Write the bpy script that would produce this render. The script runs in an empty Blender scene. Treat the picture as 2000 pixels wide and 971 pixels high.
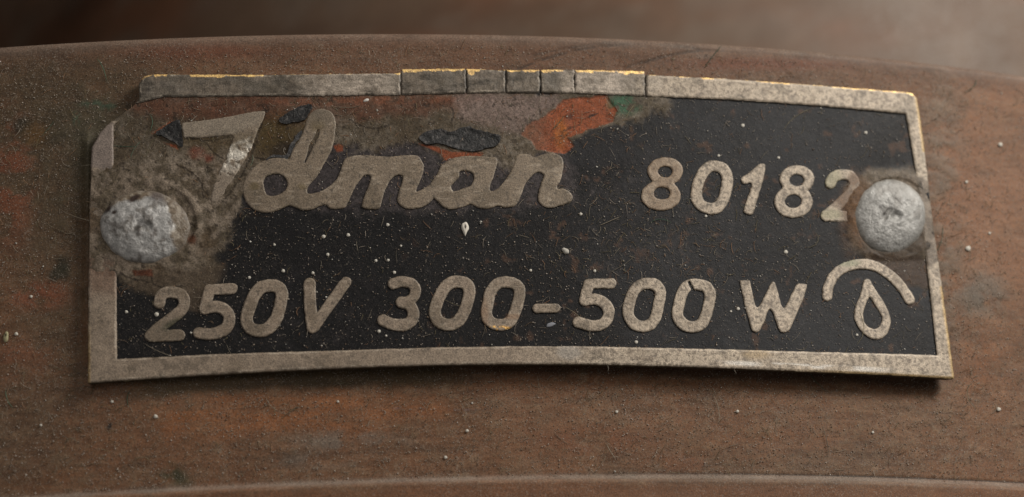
import bpy, math, random
import numpy as np
from mathutils import Vector, Matrix

# ------------------------------------------------------------------ camera, light, exposure
K = 0.005                       # cm per tracing unit (one scene unit is a centimetre)
R, PHI, PSI, ROLL, D = 4903.24, 0.370956, 0.206145, -0.072053, 4818.73
C = bpy.context.scene.collection
sc = bpy.context.scene
sc.unit_settings.scale_length = 0.01

def view_axes():
    d = np.array([-math.sin(PSI)*math.cos(PHI), -math.cos(PSI)*math.cos(PHI), -math.sin(PHI)])
    f = -d
    r = np.cross(f, [0, 0, 1.0]); r /= np.linalg.norm(r)
    u = np.cross(r, f)
    c, s = math.cos(ROLL), math.sin(ROLL)
    return d, c*r + s*u, -s*r + c*u, f
AX_D, AX_R, AX_U, AX_F = view_axes()

cam = bpy.data.cameras.new("camera")
cam_ob = bpy.data.objects.new("camera", cam); C.objects.link(cam_ob); sc.camera = cam_ob
M = Matrix.Identity(4)
for i in range(3):
    M[i][0] = AX_R[i]; M[i][1] = AX_U[i]; M[i][2] = -AX_F[i]; M[i][3] = AX_D[i]*D*K
cam_ob.matrix_world = M
cam.sensor_width = 36.0
cam.lens = 36.0*D/2000.0
cam.clip_start = 0.5; cam.clip_end = 2000
cam.dof.use_dof = True
cam.dof.focus_distance = D*K - 0.05
cam.dof.aperture_fstop = 0.27

world = bpy.data.worlds.new("World"); sc.world = world; world.use_nodes = True
world.node_tree.nodes["Background"].inputs[0].default_value = (1.0, 0.93, 0.86, 1)
world.node_tree.nodes["Background"].inputs[1].default_value = 0.14

def area(name, loc, target, size, power, color):
    l = bpy.data.lights.new(name, 'AREA'); l.shape = 'RECTANGLE'
    l.size, l.size_y = size; l.energy = power; l.color = color
    o = bpy.data.objects.new(name, l); C.objects.link(o)
    o.location = loc
    o.rotation_euler = (Vector(target)-Vector(loc)).to_track_quat('-Z', 'Y').to_euler()
    return o
area("key_light", (27, -17, 23), (2, 0, 0), (16, 13), 17500, (1.0, 0.945, 0.87))  # soft key lamp placed at upper right to light the plate
area("fill_light", (-18, -36, 14), (0, 0, 0), (20, 20), 2000, (1.0, 0.93, 0.86))

sc.view_settings.view_transform = 'Standard'; sc.view_settings.look = 'None'
sc.view_settings.exposure = 0.0; sc.view_settings.gamma = 1.0
sc.view_settings.use_curve_mapping = False

# ------------------------------------------------------------------ numeric helpers
def h2(ix, iy, seed):
    a = (ix.astype(np.int64)*374761393 + iy.astype(np.int64)*668265263 + seed*974634777) & 0xffffffff
    a = ((a ^ (a >> 13))*1274126177) & 0xffffffff
    a = ((a ^ (a >> 16))*2246822519) & 0xffffffff
    return ((a ^ (a >> 15)) & 0xffffff)/float(0xffffff)
def vnoise(x, y, seed):
    ix = np.floor(x); iy = np.floor(y); fx = x-ix; fy = y-iy
    fx = fx*fx*(3-2*fx); fy = fy*fy*(3-2*fy)
    a = h2(ix, iy, seed); b = h2(ix+1, iy, seed); c = h2(ix, iy+1, seed); d = h2(ix+1, iy+1, seed)
    return (a*(1-fx)+b*fx)*(1-fy) + (c*(1-fx)+d*fx)*fy
def fbm(x, y, size, seed, octv=4, sx=1.0):
    t = 0; amp = 0.5; tot = 0
    x = x/size/sx; y = y/size
    for o in range(octv):
        t = t + amp*vnoise(x + 17.3*o, y - 9.1*o, seed+o); tot += amp
        x = x*2.03; y = y*2.03; amp *= 0.55
    return t/tot
def sstep(a, b, x):
    t = np.clip((x-a)/(b-a), 0, 1); return t*t*(3-2*t)
def seg_sdf(X, Y, pts, closed=False):
    P = np.array(pts, float)
    best = np.full(X.shape, 1e9)
    n = len(P)
    for i in range(n if closed else n-1):
        a = P[i]; b = P[(i+1) % n]; ab = b-a; L = ab@ab + 1e-9
        t = np.clip(((X-a[0])*ab[0]+(Y-a[1])*ab[1])/L, 0, 1)
        d = np.hypot(X-a[0]-t*ab[0], Y-a[1]-t*ab[1])
        best = np.minimum(best, d)
    return best
def poly_sdf(X, Y, pts):
    P = np.array(pts, float); n = len(P)
    d = seg_sdf(X, Y, pts, True)
    inside = np.zeros(X.shape, bool)
    for i in range(n):
        x0, y0 = P[i]; x1, y1 = P[(i+1) % n]
        if y0 == y1: continue
        c = ((y0 > Y) != (y1 > Y)) & (X < (x1-x0)*(Y-y0)/(y1-y0)+x0)
        inside ^= c
    return np.where(inside, -d, d)
def spline(pts, closed=False, k=4):
    P = np.array(pts, float); n = len(P); out = []
    rng = range(n) if closed else range(n-1)
    for i in rng:
        if closed: p0, p1, p2, p3 = P[i-1], P[i], P[(i+1) % n], P[(i+2) % n]
        else: p0, p1, p2, p3 = P[max(i-1, 0)], P[i], P[i+1], P[min(i+2, n-1)]
        for j in range(k):
            t = j/k
            out.append(0.5*((2*p1)+(p2-p0)*t+(2*p0-5*p1+4*p2-p3)*t*t+(3*p1-p0-3*p2+p3)*t**3))
    if not closed: out.append(P[-1])
    return out
def blob(X, Y, cx, cy, rx, ry, f=0.35, ang=0.0):
    c, s = math.cos(ang), math.sin(ang)
    u = ((X-cx)*c+(Y-cy)*s)/rx; v = (-(X-cx)*s+(Y-cy)*c)/ry
    return 1-sstep(1-f, 1+f, np.hypot(u, v))
def patch(X, Y, pts, feather=4, rag=5, seed=3, size=12):
    s = poly_sdf(X, Y, pts) + (fbm(X, Y, size, seed, 4)-0.5)*2*rag
    return 1-sstep(-feather, feather, s)

# chart: traced coordinates -> angle and height on the drum of radius R+off, and back
def chart(x, y, off=0.0):
    x = np.asarray(x, float); y = np.asarray(y, float)
    v = [(x-1000)/D*AX_R[i] + (485.5-y)/D*AX_U[i] + AX_F[i] for i in range(3)]
    o = AX_D*D; RR = R+off
    a = v[0]**2+v[1]**2; b = 2*(o[0]*v[0]+(o[1]-R)*v[1]); c = o[0]**2+(o[1]-R)**2-RR**2
    t = (-b-np.sqrt(np.maximum(b*b-4*a*c, 0)))/(2*a)
    px = o[0]+t*v[0]; py = o[1]+t*v[1]; pz = o[2]+t*v[2]
    return np.arctan2(px, R-py), pz
def unchart(th, z):
    P = np.stack([R*np.sin(th), R-R*np.cos(th), z], -1)-AX_D*D
    w = P@AX_F
    return 1000+P@AX_R/w*D, 485.5-P@AX_U/w*D
def drum(th, z, h):
    return np.stack([(R+h)*np.sin(th), R-(R+h)*np.cos(th), z], -1)*K
def plate_lift(X, Y):
    return 13 + 9*sstep(250, 1500, X)*sstep(420, 760, Y) + 7*sstep(250, 900, X)
def on_plate(X, Y, h):
    H = plate_lift(X, Y)
    th, z = chart(X, Y, H)
    return drum(th, z, H+h)

# ------------------------------------------------------------------ object helpers
def put(o, parent=None):
    C.objects.link(o)
    if parent is not None: o.parent = parent
    return o
def tag(o, label=None, cat=None, group=None, kind=None):
    if label: o['label'] = label
    if cat: o['category'] = cat
    if group: o['group'] = group
    if kind: o['kind'] = kind
    return o
def empty(name, loc=(0, 0, 0)):
    o = bpy.data.objects.new(name, None); o.location = loc; o.empty_display_size = 0.3
    return put(o)
def mesh(name, V, F, mat, parent=None, tint=None, metal=None, smooth=True):
    V = np.asarray(V, float)
    loc = np.zeros(3) if parent is None else np.array(parent.location)
    me = bpy.data.meshes.new(name)
    fl = [list(map(int, f)) for f in F] if not isinstance(F, np.ndarray) else F.tolist()
    me.from_pydata((V-loc).tolist(), [], fl)
    me.materials.append(mat)
    n = len(V)
    a = me.attributes.new('tint', 'FLOAT_COLOR', 'POINT')
    t = np.ones((n, 4)); t[:, :3] = (0.2 if tint is None else tint)
    a.data.foreach_set('color', t.ravel())
    b = me.attributes.new('metal', 'FLOAT', 'POINT')
    m = np.zeros(n); m[:] = 0 if metal is None else metal
    b.data.foreach_set('value', m)
    if smooth: me.polygons.foreach_set('use_smooth', np.ones(len(me.polygons), bool))
    me.update()
    o = bpy.data.objects.new(name, me)
    return put(o, parent)

def march(F, gx, gy):
    """cells of a grid clipped to F<0 -> vertex xy, faces, contour edges"""
    ny, nx = F.shape
    ins = F < 0
    idx = np.arange(ny*nx).reshape(ny, nx)
    c4 = [ins[:-1, :-1], ins[:-1, 1:], ins[1:, 1:], ins[1:, :-1]]
    cnt = sum(c.astype(int) for c in c4)
    full = np.argwhere(cnt == 4)
    used = {}
    P = []
    def node(j, i):
        k = j*nx+i
        if k not in used: used[k] = len(P); P.append((gx[i], gy[j]))
        return used[k]
    def cross(a, b):
        k = (a, b) if a < b else (b, a)
        if k not in used:
            ja, ia = divmod(k[0], nx); jb, ib = divmod(k[1], nx)
            fa, fb = F[ja, ia], F[jb, ib]; t = fa/(fa-fb); t = min(max(t, .04), .96)
            used[k] = len(P); P.append((gx[ia]*(1-t)+gx[ib]*t, gy[ja]*(1-t)+gy[jb]*t))
        return used[k]
    faces = []
    for j, i in full:
        faces.append((node(j, i), node(j+1, i), node(j+1, i+1), node(j, i+1)))
    edges = []
    for j, i in np.argwhere((cnt > 0) & (cnt < 4)):
        cs = [(j, i), (j+1, i), (j+1, i+1), (j, i+1)]
        poly = []; kinds = []
        for q in range(4):
            a = cs[q]; b = cs[(q+1) % 4]
            if ins[a]: poly.append(node(*a)); kinds.append(0)
            if ins[a] != ins[b]:
                poly.append(cross(a[0]*nx+a[1], b[0]*nx+b[1])); kinds.append(1 if ins[a] else 2)
        faces.append(tuple(poly))
        for q in range(len(poly)):
            if kinds[q] == 1 and kinds[(q+1) % len(poly)] == 2:
                edges.append((poly[q], poly[(q+1) % len(poly)]))
    return np.array(P), faces, edges

def relief(name, sdf, box, res, hfun, low, mat, parent, paint, rag=0.7, wallcol=None):
    """raised solid whose outline is sdf=0 on the plate; hfun(X,Y,depth)->height"""
    gx = np.arange(box[0], box[2]+res, res); gy = np.arange(box[1], box[3]+res, res)
    X, Y = np.meshgrid(gx, gy)
    Fv = sdf(X, Y) + (fbm(X, Y, 7, 91, 3)-0.5)*2*rag + (fbm(X, Y, 26, 95, 2)-0.5)*rag
    Fv[0, :] = Fv[-1, :] = 5; Fv[:, 0] = Fv[:, -1] = 5
    P, faces, edges = march(Fv, gx, gy)
    x, y = P[:, 0], P[:, 1]
    # depth by bilinear lookup
    ux = np.clip((x-gx[0])/res, 0, len(gx)-1.001); uy = np.clip((y-gy[0])/res, 0, len(gy)-1.001)
    ix = ux.astype(int); iy = uy.astype(int); fx = ux-ix; fy = uy-iy
    dep = -((Fv[iy, ix]*(1-fx)+Fv[iy, ix+1]*fx)*(1-fy)+(Fv[iy+1, ix]*(1-fx)+Fv[iy+1, ix+1]*fx)*fy)
    dep = np.maximum(dep, 0)
    V = on_plate(x, y, hfun(x, y, dep))
    tint, metal = paint(x, y, dep)
    ev = sorted({v for e in edges for v in e}); m = {v: k for k, v in enumerate(ev)}
    n = len(V); ex, ey = x[ev], y[ev]
    top = V[ev]; bot = on_plate(ex, ey, np.full(len(ev), low))
    # the wall keeps its own top row so that the rim stays crisp
    V2 = np.concatenate([V, top, bot])
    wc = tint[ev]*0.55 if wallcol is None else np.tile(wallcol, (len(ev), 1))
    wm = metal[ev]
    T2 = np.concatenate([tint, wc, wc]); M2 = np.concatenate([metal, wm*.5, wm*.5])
    ne = len(ev)
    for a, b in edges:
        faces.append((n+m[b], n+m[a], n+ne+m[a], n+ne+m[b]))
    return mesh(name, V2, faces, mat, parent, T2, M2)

# ------------------------------------------------------------------ materials
def material(name, grain, contrast, rough, bump, coarse=6.0, coarse_c=0.2, spec=0.4, metal_rough=0.35, bump_dist=0.01, brush=None, salt=0.0, salt_scale=70.0):
    m = bpy.data.materials.new(name); m.use_nodes = True
    nt = m.node_tree; N = nt.nodes; L = nt.links
    bs = N["Principled BSDF"]
    tc = N.new('ShaderNodeTexCoord')
    vec = tc.outputs['Object']
    if brush:
        mp = N.new('ShaderNodeMapping'); mp.inputs['Scale'].default_value = brush
        L.new(vec, mp.inputs[0]); bvec = mp.outputs[0]
    n1 = N.new('ShaderNodeTexNoise'); n1.inputs['Scale'].default_value = grain; n1.inputs['Detail'].default_value = 3; n1.inputs['Roughness'].default_value = .65
    n2 = N.new('ShaderNodeTexNoise'); n2.inputs['Scale'].default_value = coarse; n2.inputs['Detail'].default_value = 6; n2.inputs['Roughness'].default_value = .7
    L.new(vec, n1.inputs['Vector']); L.new(bvec if brush else vec, n2.inputs['Vector'])
    def mr(src, a, b, c, d):
        q = N.new('ShaderNodeMapRange'); q.inputs[1].default_value = a; q.inputs[2].default_value = b
        q.inputs[3].default_value = c; q.inputs[4].default_value = d; L.new(src, q.inputs[0]); return q.outputs[0]
    g = mr(n1.outputs['Fac'], .3, .7, 1-contrast, 1+contrast)
    c = mr(n2.outputs['Fac'], .3, .7, 1-coarse_c, 1+coarse_c)
    mu = N.new('ShaderNodeMath'); mu.operation = 'MULTIPLY'; L.new(g, mu.inputs[0]); L.new(c, mu.inputs[1])
    at = N.new('ShaderNodeAttribute'); at.attribute_name = 'tint'
    vm = N.new('ShaderNodeVectorMath'); vm.operation = 'SCALE'
    L.new(at.outputs['Color'], vm.inputs[0]); L.new(mu.outputs[0], vm.inputs['Scale'])
    # salt: pale mineral dust that sits in the grain, thicker in some places than others
    n3 = N.new('ShaderNodeTexNoise'); n3.inputs['Scale'].default_value = salt_scale; n3.inputs['Detail'].default_value = 1
    n4 = N.new('ShaderNodeTexNoise'); n4.inputs['Scale'].default_value = 2.2; n4.inputs['Detail'].default_value = 4
    L.new(vec, n3.inputs['Vector']); L.new(vec, n4.inputs['Vector'])
    s3 = mr(n3.outputs['Fac'], .56, .70, 0, 1); s4 = mr(n4.outputs['Fac'], .35, .65, .25, 1.0)
    sm = N.new('ShaderNodeMath'); sm.operation = 'MULTIPLY'; L.new(s3, sm.inputs[0]); L.new(s4, sm.inputs[1])
    sm2 = N.new('ShaderNodeMath'); sm2.operation = 'MULTIPLY'; L.new(sm.outputs[0], sm2.inputs[0]); sm2.inputs[1].default_value = salt
    mxx = N.new('ShaderNodeMix'); mxx.data_type = 'RGBA'
    L.new(sm2.outputs[0], mxx.inputs[0]); L.new(vm.outputs[0], mxx.inputs[6]); mxx.inputs[7].default_value = (.36, .31, .26, 1)
    L.new(mxx.outputs[2], bs.inputs['Base Color'])
    am = N.new('ShaderNodeAttribute'); am.attribute_name = 'metal'
    L.new(am.outputs['Fac'], bs.inputs['Metallic'])
    rr = mr(am.outputs['Fac'], 0, 1, rough, metal_rough)
    rn = mr(n1.outputs['Fac'], .3, .7, -.12, .12)
    ad = N.new('ShaderNodeMath'); ad.operation = 'ADD'; ad.use_clamp = True; L.new(rr, ad.inputs[0]); L.new(rn, ad.inputs[1])
    L.new(ad.outputs[0], bs.inputs['Roughness'])
    bs.inputs['Specular IOR Level'].default_value = spec
    bp = N.new('ShaderNodeBump'); bp.inputs['Strength'].default_value = bump; bp.inputs['Distance'].default_value = bump_dist
    mix = N.new('ShaderNodeMath'); mix.operation = 'MULTIPLY_ADD'
    L.new(n2.outputs['Fac'], mix.inputs[0]); mix.inputs[1].default_value = .6; L.new(n1.outputs['Fac'], mix.inputs[2])
    L.new(mix.outputs[0], bp.inputs['Height']); L.new(bp.outputs[0], bs.inputs['Normal'])
    return m
M_CASE = material("dusty_copper", 66, .45, .66, .30, 7, .22, .30, brush=(.35, .35, 1.0), salt=.42)
M_BACK = material("smooth_copper", 20, .06, .6, .2, 1.2, .15, .4)
M_FIELD = material("worn_black_enamel", 66, .55, .56, .35, 9, .25, .16, salt=.12, salt_scale=85)
M_METAL = material("tarnished_nickel", 78, .55, .56, .35, 10, .16, .45, salt=.22, salt_scale=85)
M_RIVET = material("battered_zinc", 42, .22, .5, .55, 8, .2, .35, metal_rough=.52, bump_dist=.015)
M_FLAKE = material("burnt_paint", 50, .6, .6, .5, 14, .4, .4, bump_dist=.02)
M_DUST = material("dust", 30, .1, .95, .0, 5, .05, .1)

def mixc(col, new, m):
    return col*(1-m[:, None]) + np.asarray(new, float)*m[:, None]

# ------------------------------------------------------------------ traced outlines
def zf(x0, y0, s, pts): return [(x0+a/s, y0+b/s) for a, b in pts]
Z4 = lambda p: zf(260, 520, 4.545, p)
Z5 = lambda p: zf(700, 520, 4.762, p)
Z6 = lambda p: zf(1080, 520, 5.0, p)
Z7 = lambda p: zf(1420, 480, 4.0457, p)
Z3 = lambda p: zf(1220, 280, 4.1667, p)
Z1 = lambda p: zf(340, 190, 4.045, p)
Z2 = lambda p: zf(700, 230, 4.545, p)

PLATE = [(173, 749), (280, 742), (400, 734), (550, 726), (700, 719), (850, 714.5), (1000, 712.5), (1150, 713), (1300, 716.5), (1450, 721.5),
         (1600, 728), (1740, 734), (1862, 741), (1850, 650), (1838, 560), (1822, 450), (1808, 330), (1796, 235), (1789, 194), (1780, 184), (1766, 182),
         (1600, 169), (1420, 156), (1262, 148), (1257, 141), (1100, 138), (985, 139), (905, 136), (786, 137), (780, 145), (500, 148), (300, 147),
         (282, 151), (272, 165), (272, 198), (225, 232), (197, 260), (180, 290), (175, 400), (173, 560)]
FIELD_IN = [(229, 703), (400, 694), (550, 689), (700, 685), (850, 680), (1000, 677.5), (1150, 678), (1300, 681), (1500, 686), (1828, 695), (1818, 600), (1808, 518),
            (1799, 440), (1786, 330), (1768, 224), (1600, 208), (1420, 196), (1255, 189), (1118, 183), (985, 183), (905, 184), (783, 187), (560, 189), (320, 191),
            (262, 205), (222, 248), (222, 330), (226, 430), (228, 535)]

def stroke(paths, hw):
    def f(X, Y):
        d = np.full(X.shape, 1e9)
        for p, w in zip(paths, hw): d = np.minimum(d, seg_sdf(X, Y, spline(p))-w-.9)
        return d
    allp = [q for p in paths for q in p]
    w = max(hw)+5
    b = (min(p[0] for p in allp)-w, min(p[1] for p in allp)-w, max(p[0] for p in allp)+w, max(p[1] for p in allp)+w)
    return f, b
def ring(path, hw):
    path = path+[path[0]]
    c = spline(path[:-1], True)
    f = lambda X, Y: seg_sdf(X, Y, c, True)-hw-.9
    w = hw+6
    b = (min(p[0] for p in path)-w, min(p[1] for p in path)-w, max(p[0] for p in path)+w, max(p[1] for p in path)+w)
    return f, b
def solid(outer, holes=(), soft=True):
    o = spline(outer, True, 3) if soft else outer
    hs = [spline(h, True, 3) for h in holes]
    def f(X, Y):
        d = poly_sdf(X, Y, o)
        for h in hs: d = np.maximum(d, -poly_sdf(X, Y, h))
        return d
    b = (min(p[0] for p in outer)-5, min(p[1] for p in outer)-5, max(p[0] for p in outer)+5, max(p[1] for p in outer)+5)
    return f, b
def ell(X, Y, cx, cy, rx, ry):
    k = np.hypot((X-cx)/rx, (Y-cy)/ry)
    return (k-1)*min(rx, ry)
def eight(up, lo, hu, hl):
    def f(X, Y):
        a = ell(X, Y, *up); b = ell(X, Y, *lo)
        k = 5.0; h = np.clip(.5+.5*(b-a)/k, 0, 1); d = b*(1-h)+a*h-k*h*(1-h)
        d = np.maximum(d, -ell(X, Y, *hu)); return np.maximum(d, -ell(X, Y, *hl))
    b = (lo[0]-lo[2]-8, up[1]-up[3]-8, max(lo[0]+lo[2], up[0]+up[2])+8, lo[1]+lo[3]+8)
    return f, b
def e3(cx, cy, rx, ry): return (1220+cx/4.1667, 280+cy/4.1667, rx/4.1667, ry/4.1667)

GLYPHS = []   # (name, (sdf, box), label)
GLYPHS.append(("digit", stroke([Z4([(232, 330), (250, 265), (300, 237), (360, 236), (430, 262), (455, 320), (435, 385), (375, 440), (300, 500), (220, 560), (155, 622)]),
                                Z4([(155, 625), (280, 622), (412, 616)])], [10.6, 10.4]), "raised digit 2 that starts the lower line"))
GLYPHS.append(("digit", stroke([Z4([(685, 213), (780, 210), (880, 203)]), Z4([(680, 215), (655, 300), (636, 375)]),
                                Z4([(636, 380), (700, 364), (780, 372), (838, 415), (854, 480), (828, 552), (750, 596), (660, 607), (583, 598)])], [9.6, 10.5, 10.6]), None))
GLYPHS.append(("digit", ring(Z4([(1215, 177), (1290, 192), (1322, 250), (1305, 350), (1270, 470), (1200, 555), (1115, 578), (1040, 550), (1008, 475), (1033, 370), (1078, 260), (1140, 195)]), 11.4), None))
GLYPHS.append(("letter", stroke([Z4([(1565, 160), (1572, 350), (1592, 545)]), Z4([(1890, 145), (1740, 350), (1602, 545)])], [11.0, 9.8]), "raised letter V"))
GLYPHS.append(("digit", stroke([Z5([(322, 168), (380, 150), (450, 152), (510, 182), (529, 238), (505, 300), (455, 335), (400, 340)]),
                                Z5([(400, 340), (470, 362), (511, 435), (492, 510), (425, 551), (320, 545), (228, 508)])], [9.8, 10.6]), None))
GLYPHS.append(("digit", ring(Z5([(920, 150), (1000, 167), (1030, 230), (1015, 330), (975, 440), (920, 520), (835, 549), (750, 520), (708, 440), (735, 330), (790, 220), (850, 165)]), 10.9), None))
GLYPHS.append(("digit", ring(Z5([(1365, 152), (1450, 167), (1497, 225), (1485, 330), (1450, 440), (1400, 525), (1310, 551), (1225, 520), (1187, 445), (1205, 340), (1230, 240), (1290, 170)]), 10.4), "raised digit 0 with bare brass on its lower edge"))
GLYPHS.append(("dash", stroke([Z5([(1657, 398), (1740, 396), (1834, 395)])], [8.0]), "raised dash"))
GLYPHS.append(("digit", stroke([Z6([(352, 175), (460, 175), (570, 172)]), Z6([(348, 180), (325, 260), (308, 335)]),
                                Z6([(308, 340), (400, 326), (490, 360), (543, 440), (520, 530), (460, 578), (370, 586), (245, 552)])], [8.7, 9.8, 10.2]), None))
GLYPHS.append(("digit", ring(Z6([(920, 174), (1000, 190), (1046, 260), (1030, 380), (1000, 500), (950, 570), (870, 595), (780, 560), (732, 470), (745, 350), (800, 230), (860, 185)]), 10.2), None))
crack0 = Z6([(1325, 165), (1335, 195), (1352, 215), (1362, 245)])
g0 = ring(Z6([(1405, 183), (1490, 205), (1530, 280), (1515, 390), (1480, 510), (1430, 580), (1345, 599), (1260, 565), (1212, 480), (1230, 360), (1270, 240), (1330, 190)]), 10.2)
GLYPHS.append(("digit", ((lambda X, Y: np.maximum(g0[0](X, Y), 2.4-seg_sdf(X, Y, crack0))), g0[1]), "raised digit 0 cracked at its upper left"))
GLYPHS.append(("letter", solid(Z7([(98, 292), (112, 280), (165, 280), (178, 294), (198, 390), (216, 470), (235, 490), (262, 466), (300, 385), (340, 308), (358, 290), (378, 308), (402, 390), (425, 470), (445, 497), (466, 470),
                                   (505, 390), (545, 312), (562, 302), (614, 308), (627, 322), (605, 400), (555, 520), (500, 650), (470, 683), (440, 690), (410, 672), (382, 600), (355, 528), (335, 507), (318, 528), (290, 600), (262, 660), (240, 685), (215, 688), (188, 665), (160, 560), (125, 420)])), "raised letter W"))
GLYPHS.append(("arc_symbol", stroke([Z7([(788, 403), (796, 330), (832, 255), (885, 200), (955, 166), (1040, 150), (1130, 155), (1210, 187), (1290, 243), (1360, 312), (1408, 380), (1438, 432)])], [8.9]), "raised arc above the drop sign"))
GLYPHS.append(("drop_symbol", solid(Z7([(1072, 285), (1082, 270), (1100, 264), (1122, 272), (1148, 320), (1185, 378), (1240, 460), (1278, 550), (1288, 620), (1266, 690), (1225, 730), (1170, 745), (1110, 725), (1050, 670), (1012, 610), (1000, 550), (1010, 480), (1045, 400)]),
                                    [Z7([(1128, 413), (1170, 482), (1213, 550), (1218, 600), (1195, 645), (1150, 662), (1105, 640), (1080, 600), (1072, 550), (1082, 490), (1105, 432)])]), "raised water drop sign"))
GLYPHS.append(("digit", eight(e3(327, 230, 145, 112), e3(292, 430, 160, 122), e3(328, 236, 58, 46), e3(300, 411, 67, 52)), "raised digit 8 stained brown, first of the number"))
GLYPHS.append(("digit", ring(Z3([(725, 190), (795, 212), (832, 280), (825, 370), (795, 470), (750, 525), (690, 536), (620, 508), (580, 440), (592, 340), (630, 250), (680, 200)]), 10.2), None))
GLYPHS.append(("digit", solid(Z3([(1100, 172), (1135, 176), (1140, 205), (1132, 270), (1105, 360), (1085, 430), (1048, 558), (1022, 585), (985, 580), (963, 555), (980, 500), (1005, 420), (1028, 352), (1020, 328), (968, 335), (945, 312), (948, 283), (1000, 250), (1055, 202)])), "raised digit 1"))
GLYPHS.append(("digit", eight(e3(1398, 295, 141, 112), e3(1368, 480, 157, 132), e3(1397, 305, 59, 47), e3(1368, 476, 67, 54)), "raised digit 8, second of the number"))
GLYPHS.append(("digit", stroke([Z3([(1672, 328), (1692, 284), (1758, 258), (1832, 272), (1866, 330), (1840, 400), (1760, 480), (1650, 580)]), Z3([(1634, 592), (1720, 596), (1840, 604)])], [9.6, 9.8]), "raised digit 2 half covered by crust beside the right rivet"))
GLYPHS.append(("letter", solid(Z1([(62, 214), (110, 205), (210, 193), (300, 180), (400, 163), (480, 150), (560, 132), (640, 120), (705, 114), (718, 128), (705, 180), (660, 270), (632, 350), (600, 430), (545, 530), (480, 630), (420, 720), (375, 800), (330, 840), (290, 820), (310, 720), (340, 630),
                                  (385, 545), (420, 460), (447, 385), (468, 322), (440, 306), (380, 312), (300, 320), (200, 324), (110, 322), (82, 328), (68, 290)])), "raised slanting capital letter at the left end of the script word, crumpled bright spot on its stem"))
DMAN = [(609.5, 222), (626.8, 214.7), (646.5, 222), (654, 239.4), (652.7, 261.7), (649, 285), (643, 300), (631.7, 320), (619, 343), (602, 363), (598.5, 377), (605, 381), (622, 378), (640, 369), (659, 352), (668, 330), (674, 313), (690, 307),
        (720, 306), (760, 309), (790, 306), (814, 307), (823, 318), (826.5, 327), (821, 349), (811, 372), (816, 377), (840, 362), (854, 342), (863, 324.6), (875, 316), (887, 311), (909, 307), (940, 308), (968, 311), (968, 325), (964, 340), (957, 360), (955, 374), (964, 375.5), (980, 364),
        (995, 342), (1004, 325), (1009, 308), (1016.8, 303.7), (1032, 304), (1043, 310), (1056.4, 304.8), (1074, 301.5), (1089, 304.8), (1098, 313.6), (1098, 329), (1093.8, 351), (1086, 364), (1088, 371), (1098, 371), (1109, 375), (1117, 388),
        (1107, 397), (1090, 402), (1074, 406), (1060.8, 402.7), (1052, 392.8), (1053, 375), (1058.6, 357.6), (1062.6, 343), (1052, 336), (1038.8, 342), (1025.6, 357.6), (1019, 373), (1012, 392.8), (1003.6, 402.7), (986, 405), (970.6, 401.6), (953, 407),
        (933, 405), (920, 398), (906.8, 402.7), (882.6, 408.6), (867, 405), (856, 394), (847.4, 387), (840.8, 392.8), (823, 405), (799, 408), (785.8, 403.8), (777, 392.8), (779, 379.6), (784.7, 362), (788, 345), (777, 342), (763.8, 348.8), (755, 362),
        (747, 384), (741.5, 405), (733, 409), (711, 406.5), (708, 400), (713, 384), (722, 362), (725, 345), (714, 341), (703, 350), (691, 368), (678.6, 395), (671, 406), (646, 407.5), (637.9, 400), (629, 400), (609.4, 408.8), (589.7, 410), (565, 401.4),
        (545, 410), (520.5, 416), (498, 410), (481, 392.7), (475.5, 368), (481, 348), (498, 328.4), (523, 313.6), (550, 311), (565, 313.6), (572, 296), (587, 271.6), (597, 249), (602, 232)]
HOLES = [Z1([(700, 690), (720, 630), (800, 605), (870, 622), (900, 680), (880, 745), (800, 790), (730, 778)]),
         Z1([(1128, 255), (1155, 268), (1140, 330), (1102, 400), (1062, 480), (1040, 530), (1022, 520), (1048, 450), (1062, 380), (1098, 320)]),
         Z2([(890, 480), (950, 468), (1015, 490), (1030, 550), (1000, 610), (940, 635), (880, 660), (832, 662), (815, 612), (845, 575), (885, 530)])]
GLYPHS.append(("script_letters", (lambda q: ((lambda X, Y: q[0](X, Y)-1.4), q[1]))(solid(DMAN, HOLES)), "joined raised script letters dman"))

# ------------------------------------------------------------------ painting the plate (dirt, rust, bare copper, enamel)
DIRT = [(150, 180), (1290, 178), (1292, 215), (1245, 240), (1195, 255), (1110, 285), (1040, 312), (960, 318), (900, 300), (800, 276), (740, 288), (665, 284), (640, 270), (575, 318), (490, 330), (476, 400), (452, 440),
        (425, 470), (402, 512), (392, 545), (340, 556), (300, 560), (262, 548), (225, 540), (150, 560)]
COPPER = [(1100, 196), (1185, 186), (1203, 215), (1196, 238), (1150, 254), (1110, 270), (1120, 286), (1105, 300), (1070, 298), (1048, 292), (1030, 272), (1018, 262), (1025, 246), (1060, 228), (1085, 212)]
GREYBROWN = np.array([.155, .118, .085]); PALEDUST = np.array([.25, .21, .165])
def crust(X, Y):
    """thickness of the dirt crust around rivets and over the upper left, 0..1"""
    a = blob(X, Y, 288, 440, 138, 118, .35)
    b = blob(X, Y, 1752, 440, 112, 98, .22)
    c = blob(X, Y, 430, 370, 90, 70, .5)*.6
    d = patch(X, Y, [(160, 335), (250, 330), (300, 520), (240, 540), (165, 530)], 12, 14, 5, 30)
    return np.clip(np.maximum.reduce([a, b, c, d]), 0, 1)
def dirt_mask(X, Y):
    d = patch(X, Y, DIRT, 32, 26, 11, 44)
    d = np.maximum(d, blob(X, Y, 330, 520, 90, 55, .4))
    fine = fbm(X, Y, 6, 13, 3)*.6+fbm(X, Y, 20, 19, 3)*.4
    d = sstep(.0, .45, d-(fine-.25)*.75*(1-d**3))
    d = np.maximum(d, patch(X, Y, [(1650, 360), (1700, 330), (1790, 330), (1812, 500), (1808, 562), (1760, 540), (1700, 520), (1660, 480)], 8, 10, 12, 24))
    return d
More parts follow.
